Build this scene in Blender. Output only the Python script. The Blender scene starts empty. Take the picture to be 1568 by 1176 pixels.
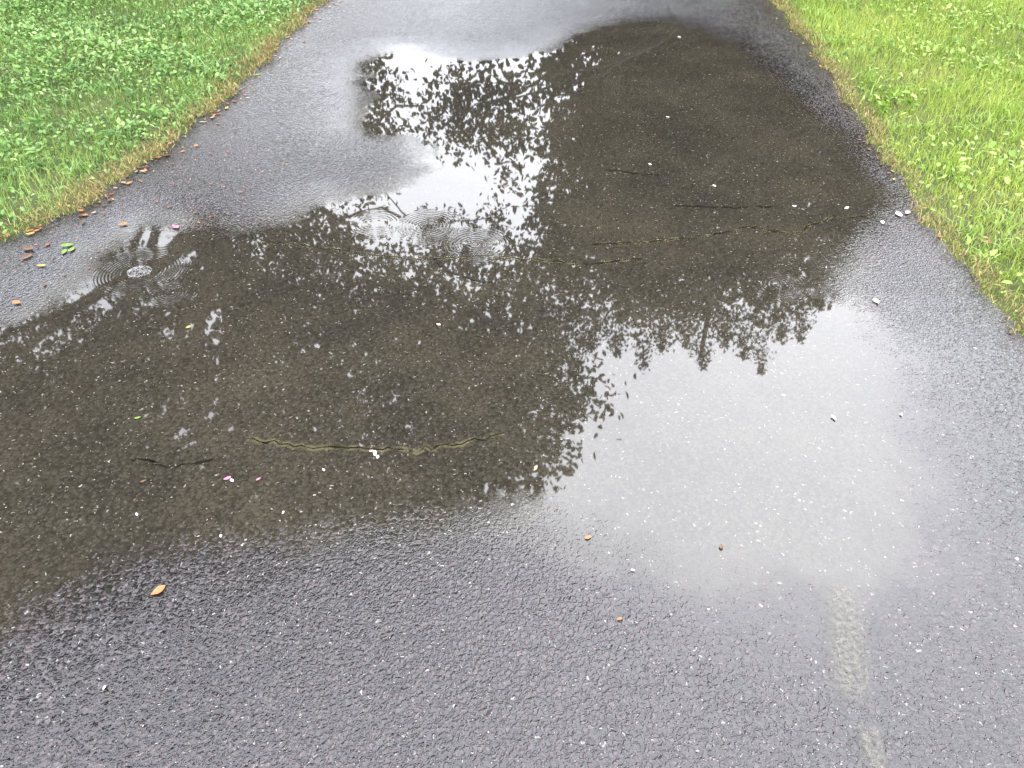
import bpy, math, random
import numpy as np
from mathutils import Vector
rng=np.random.default_rng(7); random.seed(7)
sc=bpy.context.scene
sc.view_settings.view_transform='Standard'; sc.view_settings.look='None'; sc.view_settings.exposure=0
H0=1.5; PITCH=math.radians(39.6); CP,SP=math.cos(PITCH),math.sin(PITCH); F=1178.0
# ---- surveying helpers: bearings measured on the photograph -> positions on the ground / in the mirrored trees
def ray(u,v):
    x=(np.asarray(u,float)-784)/F; y=(588-np.asarray(v,float))/F
    return x,CP+y*SP,SP-y*CP
def G(u,v):
    a,b,c=ray(u,v); t=H0/c; return np.stack([a*t,b*t],-1)
def M(u,v,D):
    a,b,c=ray(u,v); g=G(u,v); t=(D-g[...,1])/b
    return np.stack([g[...,0]+a*t, g[...,1]+b*t, c*t],-1)
def inpoly(P,poly):
    x,y=P[:,0],P[:,1]; r=np.zeros(len(P),bool); n=len(poly); j=n-1
    for i in range(n):
        xi,yi=poly[i]; xj,yj=poly[j]
        c=((yi>y)!=(yj>y))&(x<(xj-xi)*(y-yi)/((yj-yi) if yj!=yi else 1e-9)+xi)
        r^=c; j=i
    return r
def sdf(P,poly):
    d=np.full(len(P),1e9); n=len(poly)
    for i in range(n):
        a=np.array(poly[i]); b=np.array(poly[(i+1)%n]); ab=b-a
        t=np.clip(((P-a)@ab)/(ab@ab+1e-12),0,1)
        d=np.minimum(d,np.linalg.norm(P-(a+t[:,None]*ab),axis=1))
    return np.where(inpoly(P,poly),d,-d)
def smooth(poly,k=2):
    P=np.array(poly,float)
    for _ in range(k):
        Q=np.roll(P,-1,0); P=np.stack([P*.75+Q*.25,P*.25+Q*.75],1).reshape(-1,2)
    return P

# ---- node helper
class NT:
    def __init__(s,nt): s.nt=nt
    def n(s,t,**k):
        nd=s.nt.nodes.new(t)
        for a,b in k.items(): setattr(nd,a,b)
        return nd
    def set(s,sock,v):
        if isinstance(v,bpy.types.NodeSocket): s.nt.links.new(v,sock)
        else: sock.default_value=v
    def m(s,op,a,b=0.0,c=None,clamp=False):
        nd=s.n('ShaderNodeMath',operation=op,use_clamp=clamp); s.set(nd.inputs[0],a); s.set(nd.inputs[1],b)
        if c is not None: s.set(nd.inputs[2],c)
        return nd.outputs[0]
    def mr(s,v,a,b,c=0.0,d=1.0,smooth=True):
        nd=s.n('ShaderNodeMapRange'); nd.interpolation_type='SMOOTHSTEP' if smooth else 'LINEAR'
        s.set(nd.inputs[0],v)
        for i,x in enumerate((a,b,c,d)): s.set(nd.inputs[i+1],x)
        return nd.outputs[0]
    def noise(s,vec,scale,detail=3,rough=.5):
        nd=s.n('ShaderNodeTexNoise'); s.set(nd.inputs['Vector'],vec); nd.inputs['Scale'].default_value=scale
        nd.inputs['Detail'].default_value=detail; nd.inputs['Roughness'].default_value=rough
        return nd.outputs[0]
    def vor(s,vec,scale):
        nd=s.n('ShaderNodeTexVoronoi',voronoi_dimensions='2D'); s.set(nd.inputs['Vector'],vec); nd.inputs['Scale'].default_value=scale
        sep=s.n('ShaderNodeSeparateColor'); s.nt.links.new(nd.outputs['Color'],sep.inputs[0])
        return nd.outputs['Distance'],sep.outputs[0],sep.outputs[1]
    def mix(s,f,a,b):
        nd=s.n('ShaderNodeMix',data_type='RGBA'); s.set(nd.inputs[0],f); s.set(nd.inputs[6],a); s.set(nd.inputs[7],b)
        return nd.outputs[2]
    def attr(s,name):
        nd=s.n('ShaderNodeAttribute',attribute_name=name); return nd.outputs['Fac']
    def obj(s): return s.n('ShaderNodeTexCoord').outputs['Object']
def mat(name):
    m=bpy.data.materials.new(name); m.use_nodes=True; m.node_tree.nodes.clear()
    t=NT(m.node_tree); t.out=t.n('ShaderNodeOutputMaterial'); return m,t
def col(r,g,b): return (r,g,b,1)

RINGS=[((215,420),.012,.11,.05,.55e-4),((262,452),.011,.05,.03,.6e-4),((655,350),.015,.08,.05,.8e-4),((728,378),.016,.07,.045,.8e-4),
       ((575,345),.016,.06,.04,.5e-4),((190,605),.013,.06,.04,.9e-4),((1195,440),.014,.05,.04,.6e-4)]
def make_road(name,wet):
    m,t=mat(name); tc=t.obj()
    wn=t.n('ShaderNodeTexNoise'); t.set(wn.inputs['Vector'],tc); wn.inputs['Scale'].default_value=85; wn.inputs['Detail'].default_value=2
    va=t.n('ShaderNodeVectorMath',operation='MULTIPLY_ADD'); t.set(va.inputs[0],wn.outputs[1]); va.inputs[1].default_value=(.021,.021,0); t.set(va.inputs[2],tc); p=va.outputs[0]
    d1,r1,r1b=t.vor(p,84); d2,r2,r2b=t.vor(p,175)
    s1=t.m('MULTIPLY',t.mr(d1,.0,.68,1,0),t.mr(r1b,.0,1,.0,1,False))
    s2=t.m('MULTIPLY',t.mr(d2,.0,.75,1,0),t.mr(r2b,.0,1,.2,1,False))
    h=t.m('ADD',t.m('MULTIPLY',s1,.60),t.m('ADD',t.m('MULTIPLY',s2,.30),t.m('MULTIPLY',wn.outputs[0],.38)))
    big=t.noise(tc,1.7,4,.6)
    g=t.mr(r1,0,1,.009,.028,False); g=t.m('MULTIPLY',g,t.mr(h,.2,.8,.2,1.7,False)); g=t.m('MULTIPLY',g,t.mr(big,.3,.7,.7,1.3,False))
    cc=t.n('ShaderNodeCombineColor'); t.set(cc.inputs[0],t.m('MULTIPLY',g,1.35)); t.set(cc.inputs[1],g); t.set(cc.inputs[2],t.m('MULTIPLY',g,1.04))
    k1=t.m('MULTIPLY',t.m('GREATER_THAN',r1,.982),t.mr(d1,.12,.28,1,0))
    k2=t.m('MULTIPLY',t.m('GREATER_THAN',r2,.964),t.mr(d2,.12,.38,1,0))
    k=t.m('MULTIPLY',t.m('MAXIMUM',k1,k2),t.mr(r2b,0,1,.05,.9))
    base=t.mix(k,cc.outputs[0],col(.30,.29,.27))
    b=t.n('ShaderNodeBsdfPrincipled'); t.set(b.inputs['Base Color'],base)
    t.set(b.inputs['Roughness'],t.mr(big,.35,.65,.10,.19)); b.inputs['IOR'].default_value=1.70
    bp=t.n('ShaderNodeBump'); bp.inputs['Distance'].default_value=.0036
    bp.inputs['Strength'].default_value=.95; t.set(bp.inputs['Height'],h); t.set(b.inputs['Normal'],bp.outputs[0])
    if not wet: t.set(t.out.inputs[0],b.outputs[0]); return m
    dep=t.attr('depth')
    d=t.m('ADD',dep,t.m('MULTIPLY',t.m('SUBTRACT',t.noise(tc,5,4,.6),.5),.30))
    cov=t.mr(t.m('SUBTRACT',d,t.m('MULTIPLY',h,.16)),-.16,.03)
    t.set(bp.inputs['Strength'],t.mr(d,-.4,.06,.95,.32))
    mn=t.noise(tc,2.0,5,.7)
    mud=t.mix(t.mr(mn,.3,.75),col(.024,.021,.0165),col(.045,.038,.026))
    mud=t.mix(t.mr(h,.25,.85,0,.6),mud,col(.056,.051,.043)); mud=t.mix(t.mr(h,.4,.1,0,.65),mud,col(.009,.008,.006))
    mud=t.mix(t.m('MULTIPLY',k,.85),mud,col(.38,.36,.32))
    tot=t.m('MULTIPLY',t.noise(tc,5,1),.00016)
    rn=t.mr(t.noise(tc,9,1),.35,.6,.1,1)
    sx=t.n('ShaderNodeSeparateXYZ'); t.set(sx.inputs[0],tc); rs=None
    for (uv,lam,r0,w,A) in RINGS:
        gg=G(*uv); dx=t.m('SUBTRACT',sx.outputs[0],float(gg[0])); dy=t.m('SUBTRACT',sx.outputs[1],float(gg[1]))
        r=t.m('SQRT',t.m('ADD',t.m('MULTIPLY',dx,dx),t.m('MULTIPLY',dy,dy)))
        q=t.m('DIVIDE',t.m('SUBTRACT',r,r0),w); e=t.m('EXPONENT',t.m('MULTIPLY',t.m('MULTIPLY',q,q),-1.0))
        x=t.m('MULTIPLY',t.m('MULTIPLY',t.m('SINE',t.m('MULTIPLY',r,6.283/lam)),e),A)
        rs=x if rs is None else t.m('ADD',rs,x)
    tot=t.m('ADD',tot,t.m('MULTIPLY',rs,rn))
    tot=t.m('ADD',tot,t.m('MULTIPLY',t.m('MULTIPLY',h,t.mr(d,-.02,.16,1,0)),.0006))
    b2=t.n('ShaderNodeBump'); b2.inputs['Distance'].default_value=1.0; b2.inputs['Strength'].default_value=1.0; t.set(b2.inputs['Height'],tot)
    fr=t.n('ShaderNodeFresnel'); fr.inputs['IOR'].default_value=1.75; t.set(fr.inputs['Normal'],b2.outputs[0])
    gl=t.n('ShaderNodeBsdfGlossy'); gl.inputs['Roughness'].default_value=.02; gl.inputs['Color'].default_value=col(1,1,1); t.set(gl.inputs['Normal'],b2.outputs[0])
    df=t.n('ShaderNodeBsdfDiffuse'); t.set(df.inputs[0],mud)
    m1=t.n('ShaderNodeMixShader'); t.set(m1.inputs[0],fr.outputs[0]); t.set(m1.inputs[1],df.outputs[0]); t.set(m1.inputs[2],gl.outputs[0])
    m2=t.n('ShaderNodeMixShader'); t.set(m2.inputs[0],cov); t.set(m2.inputs[1],b.outputs[0]); t.set(m2.inputs[2],m1.outputs[0])
    t.set(t.out.inputs[0],m2.outputs[0]); return m

def leafmat(name,dark,mid,light,trans=.3,rough=.45,spec=.4,patch=None):
    m,t=mat(name); a=t.attr('tint')
    c=t.mix(t.mr(a,0,.5,0,1,False),dark,mid); c=t.mix(t.mr(a,.5,1,0,1,False),c,light)
    if patch: c=t.mix(t.mr(t.noise(t.obj(),1.6,3),.45,.7,0,.7),c,patch)
    if spec>0:
        b=t.n('ShaderNodeBsdfPrincipled'); t.set(b.inputs['Base Color'],c); b.inputs['Roughness'].default_value=rough; b.inputs['Specular IOR Level'].default_value=spec
    else:
        b=t.n('ShaderNodeBsdfDiffuse'); t.set(b.inputs[0],c)
    tl=t.n('ShaderNodeBsdfTranslucent'); t.set(tl.inputs[0],c)
    mx=t.n('ShaderNodeMixShader'); mx.inputs[0].default_value=trans; t.set(mx.inputs[1],b.outputs[0]); t.set(mx.inputs[2],tl.outputs[0])
    t.set(t.out.inputs[0],mx.outputs[0]); return m
def simple(name,c1,c2,scale,rough=.8,ior=1.5):
    m,t=mat(name); p=t.obj(); c=t.mix(t.mr(t.noise(p,scale,4,.6),.35,.65),c1,c2)
    b=t.n('ShaderNodeBsdfPrincipled'); t.set(b.inputs['Base Color'],c); b.inputs['Roughness'].default_value=rough; b.inputs['IOR'].default_value=ior
    t.set(t.out.inputs[0],b.outputs[0]); return m,t,b

# ---- mesh helpers
def link(ob,parent=None):
    sc.collection.objects.link(ob)
    if parent: ob.parent=parent
    return ob
def mesh_np(name,V,Q,mt,attrs=None,parent=None,sm=False):
    me=bpy.data.meshes.new(name); V=np.ascontiguousarray(V,np.float32).reshape(-1,3); Q=np.ascontiguousarray(Q,np.int32).reshape(-1,4)
    me.vertices.add(len(V)); me.vertices.foreach_set('co',V.ravel())
    me.loops.add(Q.size); me.loops.foreach_set('vertex_index',Q.ravel())
    me.polygons.add(len(Q)); me.polygons.foreach_set('loop_start',np.arange(0,Q.size,4,dtype=np.int32))
    me.update(calc_edges=True)
    if attrs:
        for k,a in attrs.items():
            at=me.attributes.new(k,'FLOAT','POINT'); at.data.foreach_set('value',np.ascontiguousarray(a,np.float32).ravel())
    if sm: me.polygons.foreach_set('use_smooth',np.ones(len(Q),bool))
    me.materials.append(mt); ob=bpy.data.objects.new(name,me); return link(ob,parent)
def leaves(P,L,W,tilt=None,fold=.18):
    n=len(P)
    if tilt is None:
        d=rng.normal(size=(n,3)); d/=np.linalg.norm(d,axis=1)[:,None]; u=rng.normal(size=(n,3))
    else:
        a=rng.uniform(0,2*np.pi,n); el=rng.uniform(-.4,1,n)*tilt
        d=np.stack([np.cos(a)*np.cos(el),np.sin(a)*np.cos(el),np.sin(el)],1); u=np.tile([0,0,1.],(n,1))+rng.normal(size=(n,3))*.35
    s=np.cross(d,u); s/=np.linalg.norm(s,axis=1)[:,None]; nz=np.cross(s,d)
    L=L[:,None]; W=W[:,None]
    f=lambda x,y,z: P+d*(x*L)+s*(y*W)+nz*(z*W)
    V=np.stack([f(0,0,0),f(.3,-.5,fold),f(.72,-.4,fold),f(1,0,-.1),f(.72,.4,fold),f(.3,.5,fold)],1)
    b=np.arange(n)[:,None,None]*6; Q=b+np.array([[0,1,2,3],[0,3,4,5]])
    return V,Q
def blades(P,Ln,W,lean):
    n=len(P); a=rng.uniform(0,2*np.pi,n); d=np.stack([np.cos(a),np.sin(a),np.zeros(n)],1)
    b2=rng.uniform(0,2*np.pi,n); s=np.stack([np.cos(b2),np.sin(b2),np.zeros(n)],1)*(W[:,None]*.5)
    up=np.array([0,0,1.]); l=lean[:,None]; Ln=Ln[:,None]
    p1=P+(d*np.sin(l*.5)+up*np.cos(l*.5))*Ln*.5
    p2=p1+(d*np.sin(l*1.5)+up*np.cos(l*1.5))*Ln*.5
    V=np.stack([P-s,P+s,p1-s*.8,p1+s*.8,p2-s*.12,p2+s*.12],1)
    b=np.arange(n)[:,None,None]*6; Q=b+np.array([[0,1,3,2],[2,3,5,4]]); return V,Q
def tube(paths):
    Vs=[];Qs=[];off=0;K=8
    for pts,rad in paths:
        pts=np.array(pts,float); n=len(pts)
        for i in range(n):
            dd=pts[min(i+1,n-1)]-pts[max(i-1,0)]; dd/=np.linalg.norm(dd)+1e-9
            r=np.array([1,0,0.]) if abs(dd[0])<.8 else np.array([0,1.,0]); a=np.cross(dd,r); a/=np.linalg.norm(a); b=np.cross(dd,a)
            for k in range(K):
                th=2*np.pi*k/K; Vs.append(pts[i]+(a*np.cos(th)+b*np.sin(th))*rad[i]*(1+.12*math.sin(3*th+i)))
        for i in range(n-1):
            for k in range(K):
                Qs.append([off+i*K+k,off+i*K+(k+1)%K,off+(i+1)*K+(k+1)%K,off+(i+1)*K+k])
        off+=n*K
    return np.array(Vs),np.array(Qs)
def interp_path(pts,n,j):
    pts=np.array(pts,float); t=np.linspace(0,len(pts)-1,n); o=np.stack([np.interp(t,range(len(pts)),pts[:,k]) for k in range(pts.shape[1])],1)
    o[1:-1]+=rng.normal(size=o[1:-1].shape)*j; return o

# ---- road + puddle
LE=np.array([(-9,-6),(-8,0),(-5,1.2),(-3.2,1.8),(-2.5,2.2),(-2.02,2.66),(-1.78,3.03),(-1.64,3.83),(-1.55,4.6),(-1.51,5.5),(-1.43,6.46),(-1.1,9.5),(-.6,16),(2.5,60)])
RE=np.array([(2.6,-6),(1.9,0),(1.74,1.2),(1.70,2.08),(1.675,2.54),(1.72,3.03),(1.81,3.92),(1.94,5.13),(2.0,6.46),(2.3,9.5),(3,16),(6.2,60)])
def wob(y,s): return .018*np.sin(y*9+s)+.012*np.sin(y*23+2*s)+.008*np.sin(y*51+s*3)
def le(y): return np.interp(y,LE[:,1],LE[:,0])+wob(y,1.)
def re(y): return np.interp(y,RE[:,1],RE[:,0])+wob(y,4.)
PUD=[(0,487),(85,435),(120,385),(200,332),(290,334),(380,346),(440,315),(510,290),(600,282),(640,262),(620,232),(560,222),(515,195),(535,150),(525,105),(580,68),(640,75),(690,85),(760,88),(830,72),(870,48),(960,30),(1060,38),(1140,78),(1200,130),(1260,190),(1310,215),(1345,270),(1395,325),(1350,350),(1310,390),(1300,430),(1350,490),(1375,560),(1385,660),(1400,780),(1380,850),(1310,900),(1200,912),(1080,895),(960,862),(880,828),(760,812),(600,820),(450,832),(300,850),(150,880),(40,960),(-120,1060),(-500,900),(-500,600),(-200,510)]
pud=smooth([G(u,v) for u,v in PUD],2)
asph=make_road('wet_asphalt',False); water=make_road('puddle_over_asphalt',True)
ys=np.concatenate([np.linspace(-6,.3,30)[:-1],np.arange(.3,8.2,.025),np.linspace(8.2,60,40)]); NC=160
tt=np.linspace(0,1,NC); X=le(ys)[:,None]*(1-tt)+re(ys)[:,None]*tt; Y=np.repeat(ys[:,None],NC,1)
P2=np.stack([X.ravel(),Y.ravel()],1); dep=sdf(P2,pud)
def gridq(r,c): 
    i=np.arange(r-1)[:,None]*c+np.arange(c-1)[None]; return np.stack([i,i+1,i+c+1,i+c],-1).reshape(-1,4)
q=gridq(len(ys),NC); keep=(dep[q]>-.6).all(1)
for nm,qq,mt in (('asphalt_driveway',q[~keep],asph),('rain_puddle',q[keep],water)):
    idx=np.unique(qq); mp=-np.ones(len(P2),int); mp[idx]=np.arange(len(idx))
    mesh_np(nm,np.c_[P2[idx],np.full(len(idx),.010)],mp[qq],mt,{'depth':dep[idx]})
# ---- ground
gm,gt,gb=simple('lawn_soil',col(.035,.06,.014),col(.07,.07,.025),3.0,.9)
V=[(-400,-400,0),(400,-400,0),(400,400,0),(-400,400,0)]; mesh_np('ground',np.array(V,float),np.array([[0,1,2,3]]),gm)
# ---- cracks
ck,_,_=simple('crack_dark',col(.006,.005,.004),col(.016,.013,.009),20,.10,1.5)
sd,st=mat('crack_silt'); b=st.n('ShaderNodeBsdfPrincipled'); b.inputs['Base Color'].default_value=col(.10,.088,.05); b.inputs['Roughness'].default_value=.03; b.inputs['IOR'].default_value=1.75
trn=st.n('ShaderNodeBsdfTransparent'); mx=st.n('ShaderNodeMixShader'); st.set(mx.inputs[0],st.m('MULTIPLY',st.mr(st.noise(st.obj(),28,4,.65),.38,.62),st.mr(st.attr('edge'),0,1,0,.75))); st.set(mx.inputs[1],trn.outputs[0]); st.set(mx.inputs[2],b.outputs[0]); st.set(st.out.inputs[0],mx.outputs[0])
CR=[[(380,676),(460,688),(560,690),(640,694),(700,684),(770,668)],[(400,372),(470,380),(560,392),(650,402),(740,396),(830,402),(905,408),(985,400)],[(905,378),(990,375),(1060,368),(1150,352),(1215,362),(1275,335),(1330,335)],
    [(1030,318),(1110,322),(1185,320)],[(925,262),(985,272),(1010,270)],[(650,395),(700,425),(760,440)],[(200,708),(260,716),(330,712)]]
Vs=[];Qs=[];o=0; Vb=[];Qb=[];Eb=[];ob_=0
for ci,c in enumerate(CR):
    g=np.array([G(u,v) for u,v in c]); L=np.linalg.norm(np.diff(g,axis=0),axis=1).sum(); n=int(L/.02)+4
    pts=interp_path(g,n,.006); w=(.0023 if ci in(0,6) else .0036)*np.clip(rng.normal(.8,.5,n),.08,2); w[0]=w[-1]=.0002
    dd=np.gradient(pts,axis=0); nn=np.stack([-dd[:,1],dd[:,0]],1); nn/=np.linalg.norm(nn,axis=1)[:,None]+1e-9
    a=pts+nn*w[:,None]; b=pts-nn*w[:,None]
    Vs.append(np.c_[np.concatenate([a,b]),np.full(2*n,.0125)]); i=np.arange(n-1); Qs.append(np.stack([i,i+1,i+n+1,i+n],1)+o); o+=2*n
    if ci in (0,1,2):
        for r,e in ((-1,0),(-.4,1),(.4,1),(1,0)):
            Vb.append(np.c_[pts+nn*r*.016,np.full(n,.0114)]); Eb.append(np.full(n,float(e)))
        for k in range(3): Qb.append(np.stack([i+k*n,i+1+k*n,i+(k+1)*n+1,i+(k+1)*n],1)+ob_)
        ob_+=4*n
mesh_np('asphalt_cracks',np.concatenate(Vs),np.concatenate(Qs),ck)
mesh_np('crack_silt',np.concatenate(Vb),np.concatenate(Qb),sd,{'edge':np.concatenate(Eb)})
# ---- worn paint mark
pm,pt=mat('worn_paint'); p=pt.obj(); b=pt.n('ShaderNodeBsdfPrincipled'); b.inputs['Base Color'].default_value=col(.20,.19,.15); b.inputs['Roughness'].default_value=.35
ed=pt.attr('edge'); f=pt.m('MULTIPLY',pt.mr(pt.noise(p,75,5,.75),.3,.7),pt.mr(ed,0,1,0,.48))
trn=pt.n('ShaderNodeBsdfTransparent'); mx=pt.n('ShaderNodeMixShader'); pt.set(mx.inputs[0],f); pt.set(mx.inputs[1],trn.outputs[0]); pt.set(mx.inputs[2],b.outputs[0]); pt.set(pt.out.inputs[0],mx.outputs[0])
def paint(p0,p1,w):
    a=G(*p0);b=G(*p1); n=14; k=9; Vv=[];E=[]
    d=(b-a)/np.linalg.norm(b-a); nn=np.array([-d[1],d[0]])
    for i in range(n):
        for j in range(k):
            s=i/(n-1); r=j/(k-1)*2-1; q=a+(b-a)*s+nn*r*w; Vv.append((q[0],q[1],.0140)); E.append(min(1,1.3*(1-abs(r)))*min(1,2.5*(1-abs(2*s-1))))
    return mesh_np('worn_paint_mark',np.array(Vv),gridq(n,k),pm,{'edge':np.array(E)})
paint((1286,885),(1305,1100),.055); paint((1325,1110),(1340,1190),.03)

# ---- trees
bark,_,_=simple('bark',col(.012,.010,.008),col(.03,.025,.018),9,.9)
lfA=leafmat('maple_foliage',col(.014,.024,.008),col(.030,.048,.014),col(.048,.078,.02),.3,.5,0)
lfC=leafmat('cedar_foliage',col(.012,.019,.010),col(.024,.037,.015),col(.040,.058,.022),.2,.5,0)
def sample_clumps(poly,n,Df,gaps=()):
    poly=np.array(poly,float); lo,hi=poly.min(0),poly.max(0); out=[]
    while len(out)<n:
        q=rng.uniform(lo,hi,(n,2)); q=q[inpoly(q,poly)]
        for a in q:
            if any((a[0]-g[0])**2+(a[1]-g[1])**2<g[2]**2 for g in gaps): continue
            out.append(M(a[0],a[1],Df(a[0],a[1])))
            if len(out)>=n: break
    return np.array(out)
def foliage(C,per,sig,L):
    n=len(C); sig=np.broadcast_to(sig,(n,)); P=np.repeat(C,per,0)+rng.normal(size=(n*per,3))*np.repeat(sig,per)[:,None]
    Ls=L*rng.uniform(.6,1.3,len(P)); V,Q=leaves(P,Ls,Ls*rng.uniform(.45,.7,len(P)))
    ti=np.clip(np.repeat(rng.uniform(.1,.9,n),per)+rng.normal(size=len(P))*.15,0,1)
    return V.reshape(-1,3),Q.reshape(-1,4),np.repeat(ti,6)
def tree(name,base,top,r,sets,mt,nl):
    e=bpy.data.objects.new(name,None); link(e)
    base=np.array(base,float);top=np.array(top,float)
    tp=interp_path([base,base*.6+top*.4+[.15,0,0],top],9,.05); paths=[(tp,np.linspace(r,r*.2,9)*np.array([1.35]+[1]*8))]
    allC=np.concatenate([s[0] for s in sets])
    for c in allC[rng.choice(len(allC),min(nl,len(allC)),False)]:
        k=np.clip(c[2]*rng.uniform(.45,.75)/top[2],.15,.97)*8; i=int(k); s=tp[i]+(tp[min(i+1,8)]-tp[i])*(k-i)
        mid=s*.45+c*.55+[0,0,.5]; pts=interp_path([s,mid,c],9,.07); paths.append((pts,np.linspace(r*.26,.012,9)))
        for _ in range(3):
            j=rng.integers(4,8); e2=pts[j]+rng.normal(size=3)*.6; paths.append((interp_path([pts[j],e2],4,.04),np.linspace(.02,.005,4)))
    V,Q=tube(paths); mesh_np(name+'_trunk_and_limbs',V,Q,bark,None,e,True)
    Vs=[];Qs=[];Ts=[];o=0
    for s in sets:
        V,Q,T=foliage(*s); Vs.append(V);Qs.append(Q+o);Ts.append(T);o+=len(V)
    mesh_np(name+'_crown',np.concatenate(Vs),np.concatenate(Qs),mt,{'tint':np.concatenate(Ts)},e)
DA=lambda u,v: 12-np.clip((v-350)/550,0,1.2)*4+rng.uniform(-1.2,1.2)
A=[(-350,520),(-150,440),(0,480),(120,525),(230,520),(330,445),(430,370),(520,372),(600,405),(640,380),(700,395),(780,380),(830,400),(850,500),(880,560),(920,612),(915,640),(860,680),(820,780),(700,850),(500,890),(300,950),(150,1050),(0,1150),(-400,1200)]
Ain=[(-380,600),(-100,560),(120,600),(330,530),(450,450),(700,460),(790,470),(830,620),(790,740),(650,800),(450,850),(250,920),(100,1020),(-380,1150)]
cA=sample_clumps(A,660,DA,[(485,545,14),(165,625,18)])
cAi=sample_clumps(Ain,420,lambda u,v:DA(u,v)+.8,[(490,550,32),(330,600,28),(560,410,28),(170,625,36),(100,630,24),(270,630,22)])
cA2=sample_clumps([(90,380),(330,360),(430,330),(520,330),(640,400),(400,420),(200,520),(60,500)],72,DA,[(255,375,32),(160,465,26),(315,425,18)])
DB=lambda u,v: 12.5+rng.uniform(-.6,.6)
B=np.concatenate([sample_clumps([(525,190),(620,190),(640,230),(600,290),(430,345),(520,300)],32,DB),
  sample_clumps([(530,80),(605,85),(600,130),(570,170),(620,200),(540,200)],24,DB),
  sample_clumps([(600,120),(680,120),(690,240),(620,260)],12,DB),
  sample_clumps([(640,330),(800,310),(800,400),(640,400)],26,DB)])
tree('maple_tree',(-5.2,11,0),(-4,10,9.5),.32,[(cA,85,.26,.125),(cAi,60,.42,.24),(cA2,60,.2,.11),(B,30,.14,.10)],lfA,34)
DC=lambda u,v: 16.5+rng.uniform(-1.6,1.6)
Cp=[(835,70),(900,20),(1000,-60),(1250,-80),(1560,60),(1480,330),(1310,380),(1270,420),(1200,470),(1150,500),(1100,480),(1050,490),(1000,480),(940,490),(870,520),(850,480),(825,400),(832,330),(838,200)]
Cin=[(880,90),(1000,-30),(1250,-60),(1500,80),(1430,300),(1270,370),(1150,430),(900,440),(870,330)]
gp=[(978,88,16),(935,92,14),(890,92,12)]
cC=sample_clumps(Cp,520,DC,gp); cCi=sample_clumps(Cin,380,lambda u,v:DC(u,v)+1,[(a,b,40) for a,b,_ in gp])
spk=[];ssig=[]
for (u,v,b) in [(850,560,70),(880,575,60),(905,535,60),(945,540,50),(985,560,70),(1015,535,60),(1050,530,60),(1075,560,70),(1110,530,60),(1140,545,70),(1165,568,90),(1195,520,60),(1225,520,80),(1255,470,60),(1285,452,70),(1315,400,60)]:
    for k in range(9):
        f=k/8; spk.append(M(u+rng.normal()*4*(1-f),v-b*(1-f),16.0+rng.normal()*.3)); ssig.append(.26*(1-f)+.05)
spk=np.array(spk);ssig=np.array(ssig)
B2=np.concatenate([sample_clumps([(700,95),(770,95),(805,150),(800,240),(720,240),(680,190)],42,DB),sample_clumps([(690,100),(830,140),(830,330),(700,260)],18,DB)])
for i,(bx,by,h) in enumerate([(4.6,15.5,10.5),(8.2,17,10),(12,17.5,8.5)]):
    lim=[-9,6.3,10,99]; inx=lambda A_: (A_[:,0]>=lim[i])&(A_[:,0]<lim[i+1])
    sets=[(cC[inx(cC)],75,.3,.16),(cCi[inx(cCi)],50,.5,.30)]; s2=inx(spk)
    if s2.any(): sets.append((spk[s2],40,ssig[s2],.10))
    if i==0: sets.append((B2,26,.15,.11))
    tree('cedar_tree',(bx,by,0),(bx+.2,by,h),.25,sets,lfC,12)
# distant tree mass
cx=np.linspace(-90,90,200); DT=np.stack([cx+rng.normal(size=200)*1.5,75+rng.normal(size=200)*6,rng.uniform(.5,6,200)],1)
V,Q,T=foliage(DT,30,1.3,1.2); mesh_np('distant_tree_line',V,Q,lfC,{'tint':T})

# ---- lawn
def region(side,n,y0,y1,w,edge=0.):
    y=rng.uniform(y0,y1,n); o=rng.uniform(edge,w,n)
    x=(le(y)-o) if side<0 else (re(y)+o)
    return np.stack([x,y,np.zeros(n)],1),o
def patchy(P,f): return .5+.5*np.sin(P[:,0]*f+1.3*np.sin(P[:,1]*f*.8))*np.cos(P[:,1]*f*1.1+P[:,0]*.7)
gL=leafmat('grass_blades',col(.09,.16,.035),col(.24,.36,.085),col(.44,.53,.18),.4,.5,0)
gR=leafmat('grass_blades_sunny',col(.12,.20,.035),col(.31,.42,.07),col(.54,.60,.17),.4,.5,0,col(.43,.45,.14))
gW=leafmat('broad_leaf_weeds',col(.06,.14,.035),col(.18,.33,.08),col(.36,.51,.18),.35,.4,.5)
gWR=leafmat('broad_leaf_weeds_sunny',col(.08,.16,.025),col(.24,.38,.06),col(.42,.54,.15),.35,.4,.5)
straw=leafmat('straw_thatch',col(.10,.08,.03),col(.27,.21,.09),col(.42,.36,.17),.2,.7,0)
lawn=bpy.data.objects.new('lawn',None); link(lawn)
def mk(name,V,Q,m,t): mesh_np(name,V,Q,m,{'tint':np.repeat(np.clip(t,0,1),6)},lawn)
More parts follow.
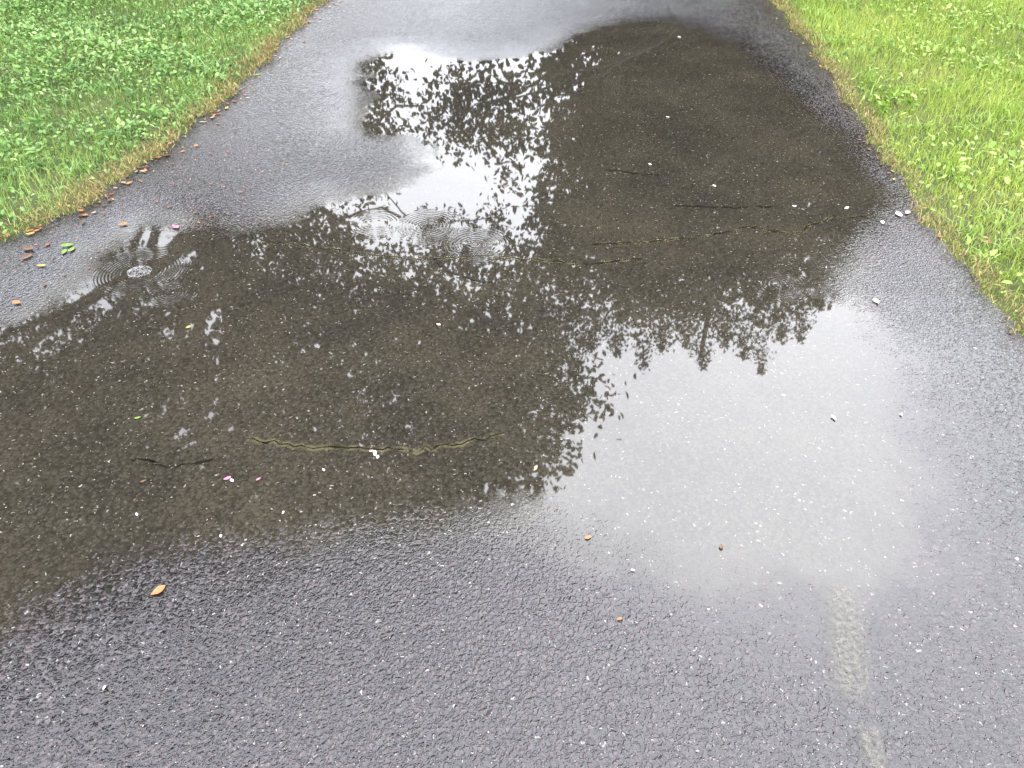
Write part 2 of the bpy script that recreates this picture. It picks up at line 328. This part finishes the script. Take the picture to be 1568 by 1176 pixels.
for side,m,mw,nb,nw,nm in ((-1,gL,gW,80000,56000,'left'),(1,gR,gWR,125000,16000,'right')):
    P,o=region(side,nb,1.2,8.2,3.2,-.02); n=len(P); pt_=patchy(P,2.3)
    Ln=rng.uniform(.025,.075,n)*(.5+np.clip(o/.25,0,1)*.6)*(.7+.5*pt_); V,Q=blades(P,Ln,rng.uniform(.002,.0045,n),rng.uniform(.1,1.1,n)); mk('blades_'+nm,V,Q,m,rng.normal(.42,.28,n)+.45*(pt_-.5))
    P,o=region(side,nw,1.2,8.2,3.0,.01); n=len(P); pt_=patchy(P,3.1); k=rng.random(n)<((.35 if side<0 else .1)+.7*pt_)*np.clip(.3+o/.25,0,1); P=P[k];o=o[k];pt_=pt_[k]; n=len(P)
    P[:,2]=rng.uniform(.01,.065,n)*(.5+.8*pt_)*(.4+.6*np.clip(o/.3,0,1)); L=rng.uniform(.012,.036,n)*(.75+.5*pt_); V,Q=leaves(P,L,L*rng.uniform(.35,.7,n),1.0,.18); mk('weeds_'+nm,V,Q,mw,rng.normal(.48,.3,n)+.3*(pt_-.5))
    # rosettes of larger weed leaves
    nr=90 if side<0 else 45
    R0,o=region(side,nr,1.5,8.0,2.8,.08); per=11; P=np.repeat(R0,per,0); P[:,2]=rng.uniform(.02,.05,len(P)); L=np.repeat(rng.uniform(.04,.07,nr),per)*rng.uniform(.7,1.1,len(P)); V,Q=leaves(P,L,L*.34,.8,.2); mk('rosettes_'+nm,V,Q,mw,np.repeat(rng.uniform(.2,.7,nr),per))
    Cc,o=region(side,260,1.5,8.2,3.0,.06); per=24; P=np.repeat(Cc,per,0)+rng.normal(size=(260*per,3))*[.028,.028,0]; n=len(P)
    V,Q=blades(P,rng.uniform(.05,.11,n),rng.uniform(.004,.009,n),rng.uniform(.5,1.4,n)); mk('tufts_'+nm,V,Q,mw,rng.normal(.6,.2,n))
    P,o=region(side,15000,1.2,8.2,.15 if side<0 else .07,-.03); k=rng.random(len(P))<np.clip(.3+.9*patchy(P,7),0,1)*(1 if side<0 else .45)*np.clip(1.2-o/.15,0,1); P=P[k]; n=len(P); P[:,2]=rng.uniform(.01,.03,n)
    V,Q=blades(P,rng.uniform(.015,.06,n),rng.uniform(.002,.0045,n),rng.uniform(1.0,1.6,n)); mk('dry_edge_'+nm,V,Q,straw,rng.random(n))
    P,o=region(side,18000,8.2,22,14,.0); n=len(P); V,Q=blades(P,rng.uniform(.05,.10,n),rng.uniform(.008,.016,n),rng.uniform(.1,1.1,n)); mk('far_blades_'+nm,V,Q,m,rng.normal(.45,.2,n))

# ---- fallen leaves and petals
def litter(name,items,cols):
    me=bpy.data.meshes.new(name); vs=[];fs=[];mi=[]
    for (x,y,L,ci) in items:
        a=random.uniform(0,6.28); w=L*random.uniform(.45,.7); o=len(vs); n=6; curl=random.uniform(.1,.35)
        for i in range(n+1):
            s=i/n; ww=w*.5*math.sin(math.pi*min(.97,max(.04,s))**.85)
            for r in (-1,-.5,0,.5,1):
                lx=(s-.5)*L; ly=r*ww*(1+.1*math.sin(9*s+r)); lz=curl*(L*(s-.5)**2*1.2+abs(r)*ww*.7)
                vs.append((x+lx*math.cos(a)-ly*math.sin(a),y+lx*math.sin(a)+ly*math.cos(a),.0135+lz))
        for i in range(n):
            for j in range(4): k=o+i*5+j; fs.append((k,k+5,k+6,k+1)); mi.append(ci)
    me.from_pydata(vs,[],fs)
    for c in cols:
        m,t,b=simple(name+'_tone',c,(c[0]*.75,c[1]*.7,c[2]*.75,1),120,.4); me.materials.append(m)
    me.polygons.foreach_set('material_index',mi); me.update(); return link(bpy.data.objects.new(name,me))
it=[]
for (u,v,s,c) in [(245,910,.034,0),(1103,842,.016,1),(900,828,.018,0),(948,953,.012,0),(820,722,.022,4),(350,236,.022,2),(370,298,.02,2),(262,320,.03,1),(190,348,.035,0),(212,290,.02,1),(265,285,.02,2),(65,411,.035,3),(28,468,.035,0),(45,385,.05,1),(42,398,.05,1),(75,378,.03,2),(290,506,.018,3),(213,645,.018,5),(105,380,.05,5),(100,390,.04,5),(112,386,.04,5),(270,352,.03,2),(300,330,.02,1),(70,440,.02,1),(325,285,.015,2),(395,118,.04,5),(310,140,.03,2),(222,742,.016,1),(325,240,.02,1),(430,190,.02,1),(160,330,.02,2),(1510,375,.04,2),(1506,368,.03,0)]:
    g=G(u,v); it.append((g[0],g[1],s,c))
for _ in range(320):
    y=random.uniform(2.2,6.5); it.append((float(le(y))+random.gauss(-.02,.06)+abs(random.gauss(0,.04)),y,random.uniform(.01,.035),random.choice([0,1,1,2,3,4])))
for _ in range(60):
    y=random.uniform(2.0,6.5); it.append((float(re(y))-random.gauss(0,.04),y,random.uniform(.01,.025),random.choice([0,1,1,3])))
for _ in range(110):
    y=random.uniform(2.4,3.6); it.append((float(le(y))+random.uniform(0,1)**1.5*.7,y,random.uniform(.005,.014),random.choice([0,1,2,1])))
litter('fallen_leaves',it,[col(.42,.16,.05),col(.12,.06,.03),col(.20,.05,.035),col(.42,.30,.06),col(.36,.26,.18),col(.13,.25,.03)])
it=[]
for (u,v,s,c) in [(350,738,.02,1),(357,741,.014,0),(397,739,.014,1),(575,700,.022,0),(570,696,.014,2),(579,705,.014,0),(1340,466,.032,0),(1275,645,.022,0),(1295,323,.03,0),(672,502,.016,0),(1375,333,.045,0),(1388,330,.035,2),(212,793,.012,0),(1350,345,.03,0),(1378,640,.012,0),(497,725,.012,0),(1215,320,.02,0),(1093,289,.02,0),(1040,60,.03,0),(270,352,.04,1),(1022,183,.02,0),(995,256,.02,0),(163,1058,.01,0),(968,878,.01,0),(435,790,.01,0),(340,826,.01,0)]:
    g=G(u,v); it.append((g[0],g[1],s,c))
litter('flower_petals',it,[col(.80,.78,.74),col(.60,.18,.26),col(.65,.42,.42)])
# raindrop bubble
bm_=[];q_=[];g=G(215,420);NR=7;NS=24
for i in range(NR):
    ph=i/(NR-1)*math.pi/2*.98
    for j in range(NS): th=2*math.pi*j/NS; bm_.append((g[0]+.045*math.cos(ph)*math.cos(th),g[1]+.042*math.cos(ph)*math.sin(th),.0125+.008*math.sin(ph)))
for i in range(NR-1):
    for j in range(NS): q_.append((i*NS+j,i*NS+(j+1)%NS,(i+1)*NS+(j+1)%NS,(i+1)*NS+j))
bw,bt=mat('bubble_film'); pb=bt.n('ShaderNodeBsdfPrincipled'); pb.inputs['Base Color'].default_value=col(.3,.3,.3); pb.inputs['Roughness'].default_value=.1; pb.inputs['IOR'].default_value=1.7; tr=bt.n('ShaderNodeBsdfTransparent'); mx=bt.n('ShaderNodeMixShader')
bt.set(mx.inputs[0],bt.mr(bt.noise(bt.obj(),90,3,.7),.4,.65,.1,.55));bt.set(mx.inputs[1],tr.outputs[0]);bt.set(mx.inputs[2],pb.outputs[0]);bt.set(bt.out.inputs[0],mx.outputs[0])
mesh_np('water_bubble',np.array(bm_),np.array(q_),bw,None,None,True)

# ---- sky and sun
w=bpy.data.worlds.new('World'); sc.world=w; w.use_nodes=True; nt=w.node_tree; nt.nodes.clear(); t=NT(nt)
out=t.n('ShaderNodeOutputWorld'); bg=t.n('ShaderNodeBackground'); bg.inputs[1].default_value=.125
EL=math.radians(52); AZ=math.radians(150)
sky=t.n('ShaderNodeTexSky'); sky.sky_type='NISHITA'; sky.sun_disc=False; sky.sun_elevation=EL; sky.sun_rotation=AZ
tc=t.n('ShaderNodeTexCoord'); v=tc.outputs['Generated']
cl=t.mr(t.noise(v,2.2,4,.5),.3,.7,0,1)
cc=t.mix(cl,col(27,28.5,32),col(41,42,44.5))
nv=t.n('ShaderNodeVectorMath',operation='NORMALIZE'); t.set(nv.inputs[0],v)
dt=t.n('ShaderNodeVectorMath',operation='DOT_PRODUCT'); t.set(dt.inputs[0],nv.outputs[0]); dt.inputs[1].default_value=Vector((.27,.66,.74)).normalized()
cc=t.mix(t.mr(dt.outputs['Value'],.72,1.0,0,.9),cc,col(54,54.8,58.5))
# dimmer haze near the horizon
se=t.n('ShaderNodeSeparateXYZ'); t.set(se.inputs[0],nv.outputs[0]); cc=t.mix(t.mr(se.outputs[2],.50,.18,0,.5),cc,col(23,24,27))
c=t.mix(t.mr(t.noise(v,1.3,3),.25,.5,.8,1),sky.outputs[0],cc)
t.set(bg.inputs[0],c); t.set(out.inputs[0],bg.outputs[0])
sl=bpy.data.lights.new('sun','SUN'); sl.energy=2.0; sl.angle=math.radians(10); sl.color=(1,.95,.86)
so=bpy.data.objects.new('sun',sl); link(so); s=Vector((math.sin(AZ)*math.cos(EL),math.cos(AZ)*math.cos(EL),math.sin(EL))); so.rotation_euler=s.to_track_quat('Z','Y').to_euler(); so.location=s*50
# ---- camera
cd=bpy.data.cameras.new('camera'); cam=bpy.data.objects.new('camera',cd); link(cam); cam.location=(0,0,H0); cam.rotation_euler=(math.pi/2-PITCH,0,0)
cd.sensor_fit='HORIZONTAL'; cd.sensor_width=36; cd.lens=36*F/1568; cd.clip_start=.05; cd.clip_end=1500
sc.camera=cam
